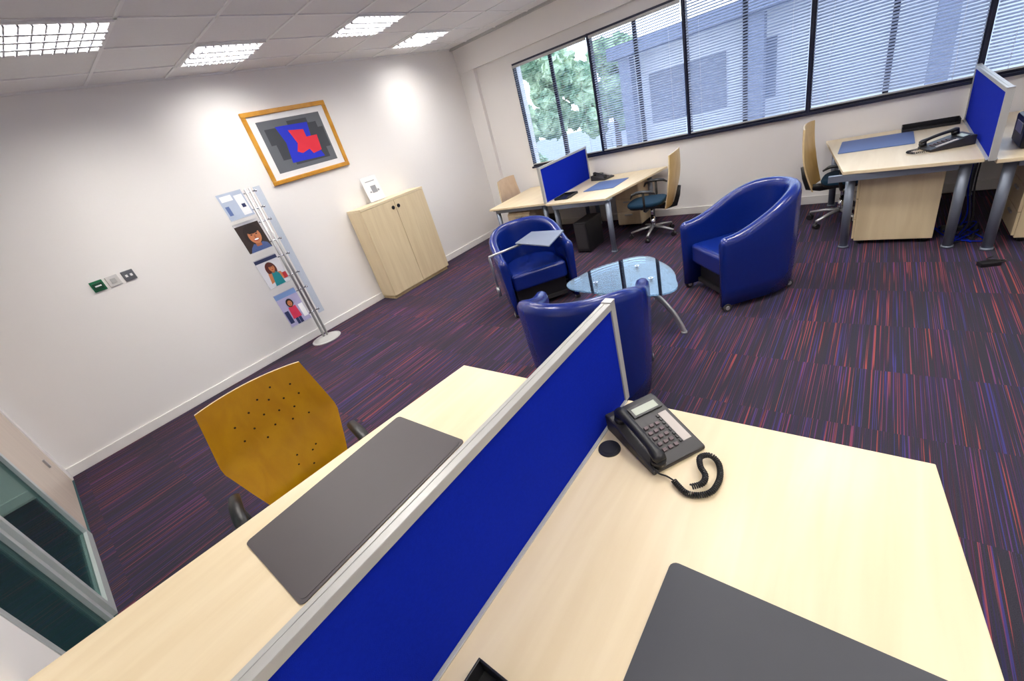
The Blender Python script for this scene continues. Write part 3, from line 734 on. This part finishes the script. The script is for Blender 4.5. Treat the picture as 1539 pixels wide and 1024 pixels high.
# ------------------------------------------------------------ exterior
M().box(-60,60,YW+.3,80,-3.6,-3.5).obj('ground',pm('tarmac',c(150,154,160),.9,var=.1,scale=.5),kind='structure')
FAC=pm('facade_render',c(200,205,217),.8,var=.05,scale=.6);FG=pm('facade_glass',c(92,102,130),.15);FC=pm('facade_column',c(112,120,146),.7)
r=root('office_building','pale rendered office building with glazed strips outside the windows','building',(4,17,-3.5))
M().box(-11,20,0,8,0,6.2).obj('walls',FAC,r)
m=M();
for x in range(-10,20,2): m.box(x-.7,x+.7,-.06,-.01,1.0,2.6)
for x0,x1 in ((-10.5,-8),(-7.4,-6.6),(-1,2.5),(6,9),(12,16)): m.box(x0,x1,-.06,-.01,3.9,5.5)
m.obj('glazing',FG,r)
for x in range(-11,20,4): M().box(x-.2,x+.2,-.9,-.5,0,6.2).obj('column',FC,r)
M().box(-11.5,20.5,-1.1,0,6.2,6.6).obj('canopy',FC,r)
def leafmat():
    m,nt,b=newmat('foliage');n=N(nt,'ShaderNodeTexNoise');n.inputs['Scale'].default_value=6;n.inputs['Detail'].default_value=8
    r=N(nt,'ShaderNodeValToRGB');r.color_ramp.elements[0].color=c(112,146,116);r.color_ramp.elements[0].position=.4;r.color_ramp.elements[1].color=c(192,212,178);r.color_ramp.elements[1].position=.62  # pale low-contrast leaf tones; haze is put into the colour
    nt.links.new(n.outputs['Fac'],r.inputs['Fac']);nt.links.new(r.outputs['Color'],b.inputs['Base Color']);b.inputs['Roughness'].default_value=.8
    return m
LEAF=leafmat();BARK=pm('bark',c(90,75,60),.9,var=.3)
import bmesh
from mathutils import noise as mn
def tree(x,y,h,rd,label):
    r=root('tree',label,'tree',(x,y,-3.5),group='trees outside the windows')
    M().tube([(0,0,0),(.1,0,h*.4),(0,.1,h*.7)],[.2,.15,.1]).obj('trunk',BARK,r)
    bm=bmesh.new()
    for k in range(30):
        a=random.uniform(0,6.28);q=random.uniform(.1,.8)*rd
        bmesh.ops.create_icosphere(bm,subdivisions=4,radius=rd*random.uniform(.14,.30),matrix=Matrix.Translation((q*math.cos(a),q*math.sin(a),h*.62+random.uniform(-.85,.85)*rd)))
    for v in bm.verts:
        k=v.co
        v.co=k+Vector((mn.noise(k*3),mn.noise(k*3+Vector((9,0,0))),mn.noise(k*3+Vector((0,9,0)))))*.3+Vector((mn.noise(k*14),mn.noise(k*14+Vector((9,0,0))),mn.noise(k*14+Vector((0,9,0)))))*.2
    me=bpy.data.meshes.new('foliage');bm.to_mesh(me);bm.free();me.materials.append(LEAF)
    ob=bpy.data.objects.new('foliage',me);COL.objects.link(ob);ob.parent=r
for x,y,h,rd in ((-10.6,14.2,6.0,1.9),(-15.5,18.5,8,2.6),(-10.6,22.5,8.6,2.2),(-16.5,27,10,3.0)):
    tree(x,y,h,rd,'leafy green tree standing outside the office windows')

# ------------------------------------------------------------ world + camera
wd=bpy.data.worlds.new('sky');S.world=wd;wd.use_nodes=True;nt=wd.node_tree;bg=nt.nodes['Background']
tcw=N(nt,'ShaderNodeTexCoord');sp=N(nt,'ShaderNodeSeparateXYZ');rp=N(nt,'ShaderNodeValToRGB')
rp.color_ramp.elements[0].position=.0;rp.color_ramp.elements[0].color=(.88,.94,1,1);rp.color_ramp.elements[1].position=.7;rp.color_ramp.elements[1].color=(.60,.76,1,1)
nt.links.new(tcw.outputs['Generated'],sp.inputs[0]);nt.links.new(sp.outputs[2],rp.inputs[0]);nt.links.new(rp.outputs[0],bg.inputs[0]);bg.inputs[1].default_value=3.4
R=[[0.77049, 0.1072, -0.62837], [0.58436, -0.51262, 0.62908], [-0.25467, -0.8519, -0.45762]]
cx_=Vector((R[0][0],R[1][0],R[2][0]));cy_=-Vector((R[0][1],R[1][1],R[2][1]));cz_=-Vector((R[0][2],R[1][2],R[2][2]))
mt=Matrix((cx_,cy_,cz_)).transposed().to_4x4();mt.translation=Vector((0,0,1.88))
cd=bpy.data.cameras.new('camera');cd.sensor_width=36;cd.lens=620.4/1539*36;cd.clip_start=.05;cd.clip_end=300
co=bpy.data.objects.new('camera',cd);COL.objects.link(co);co.matrix_world=mt;S.camera=co
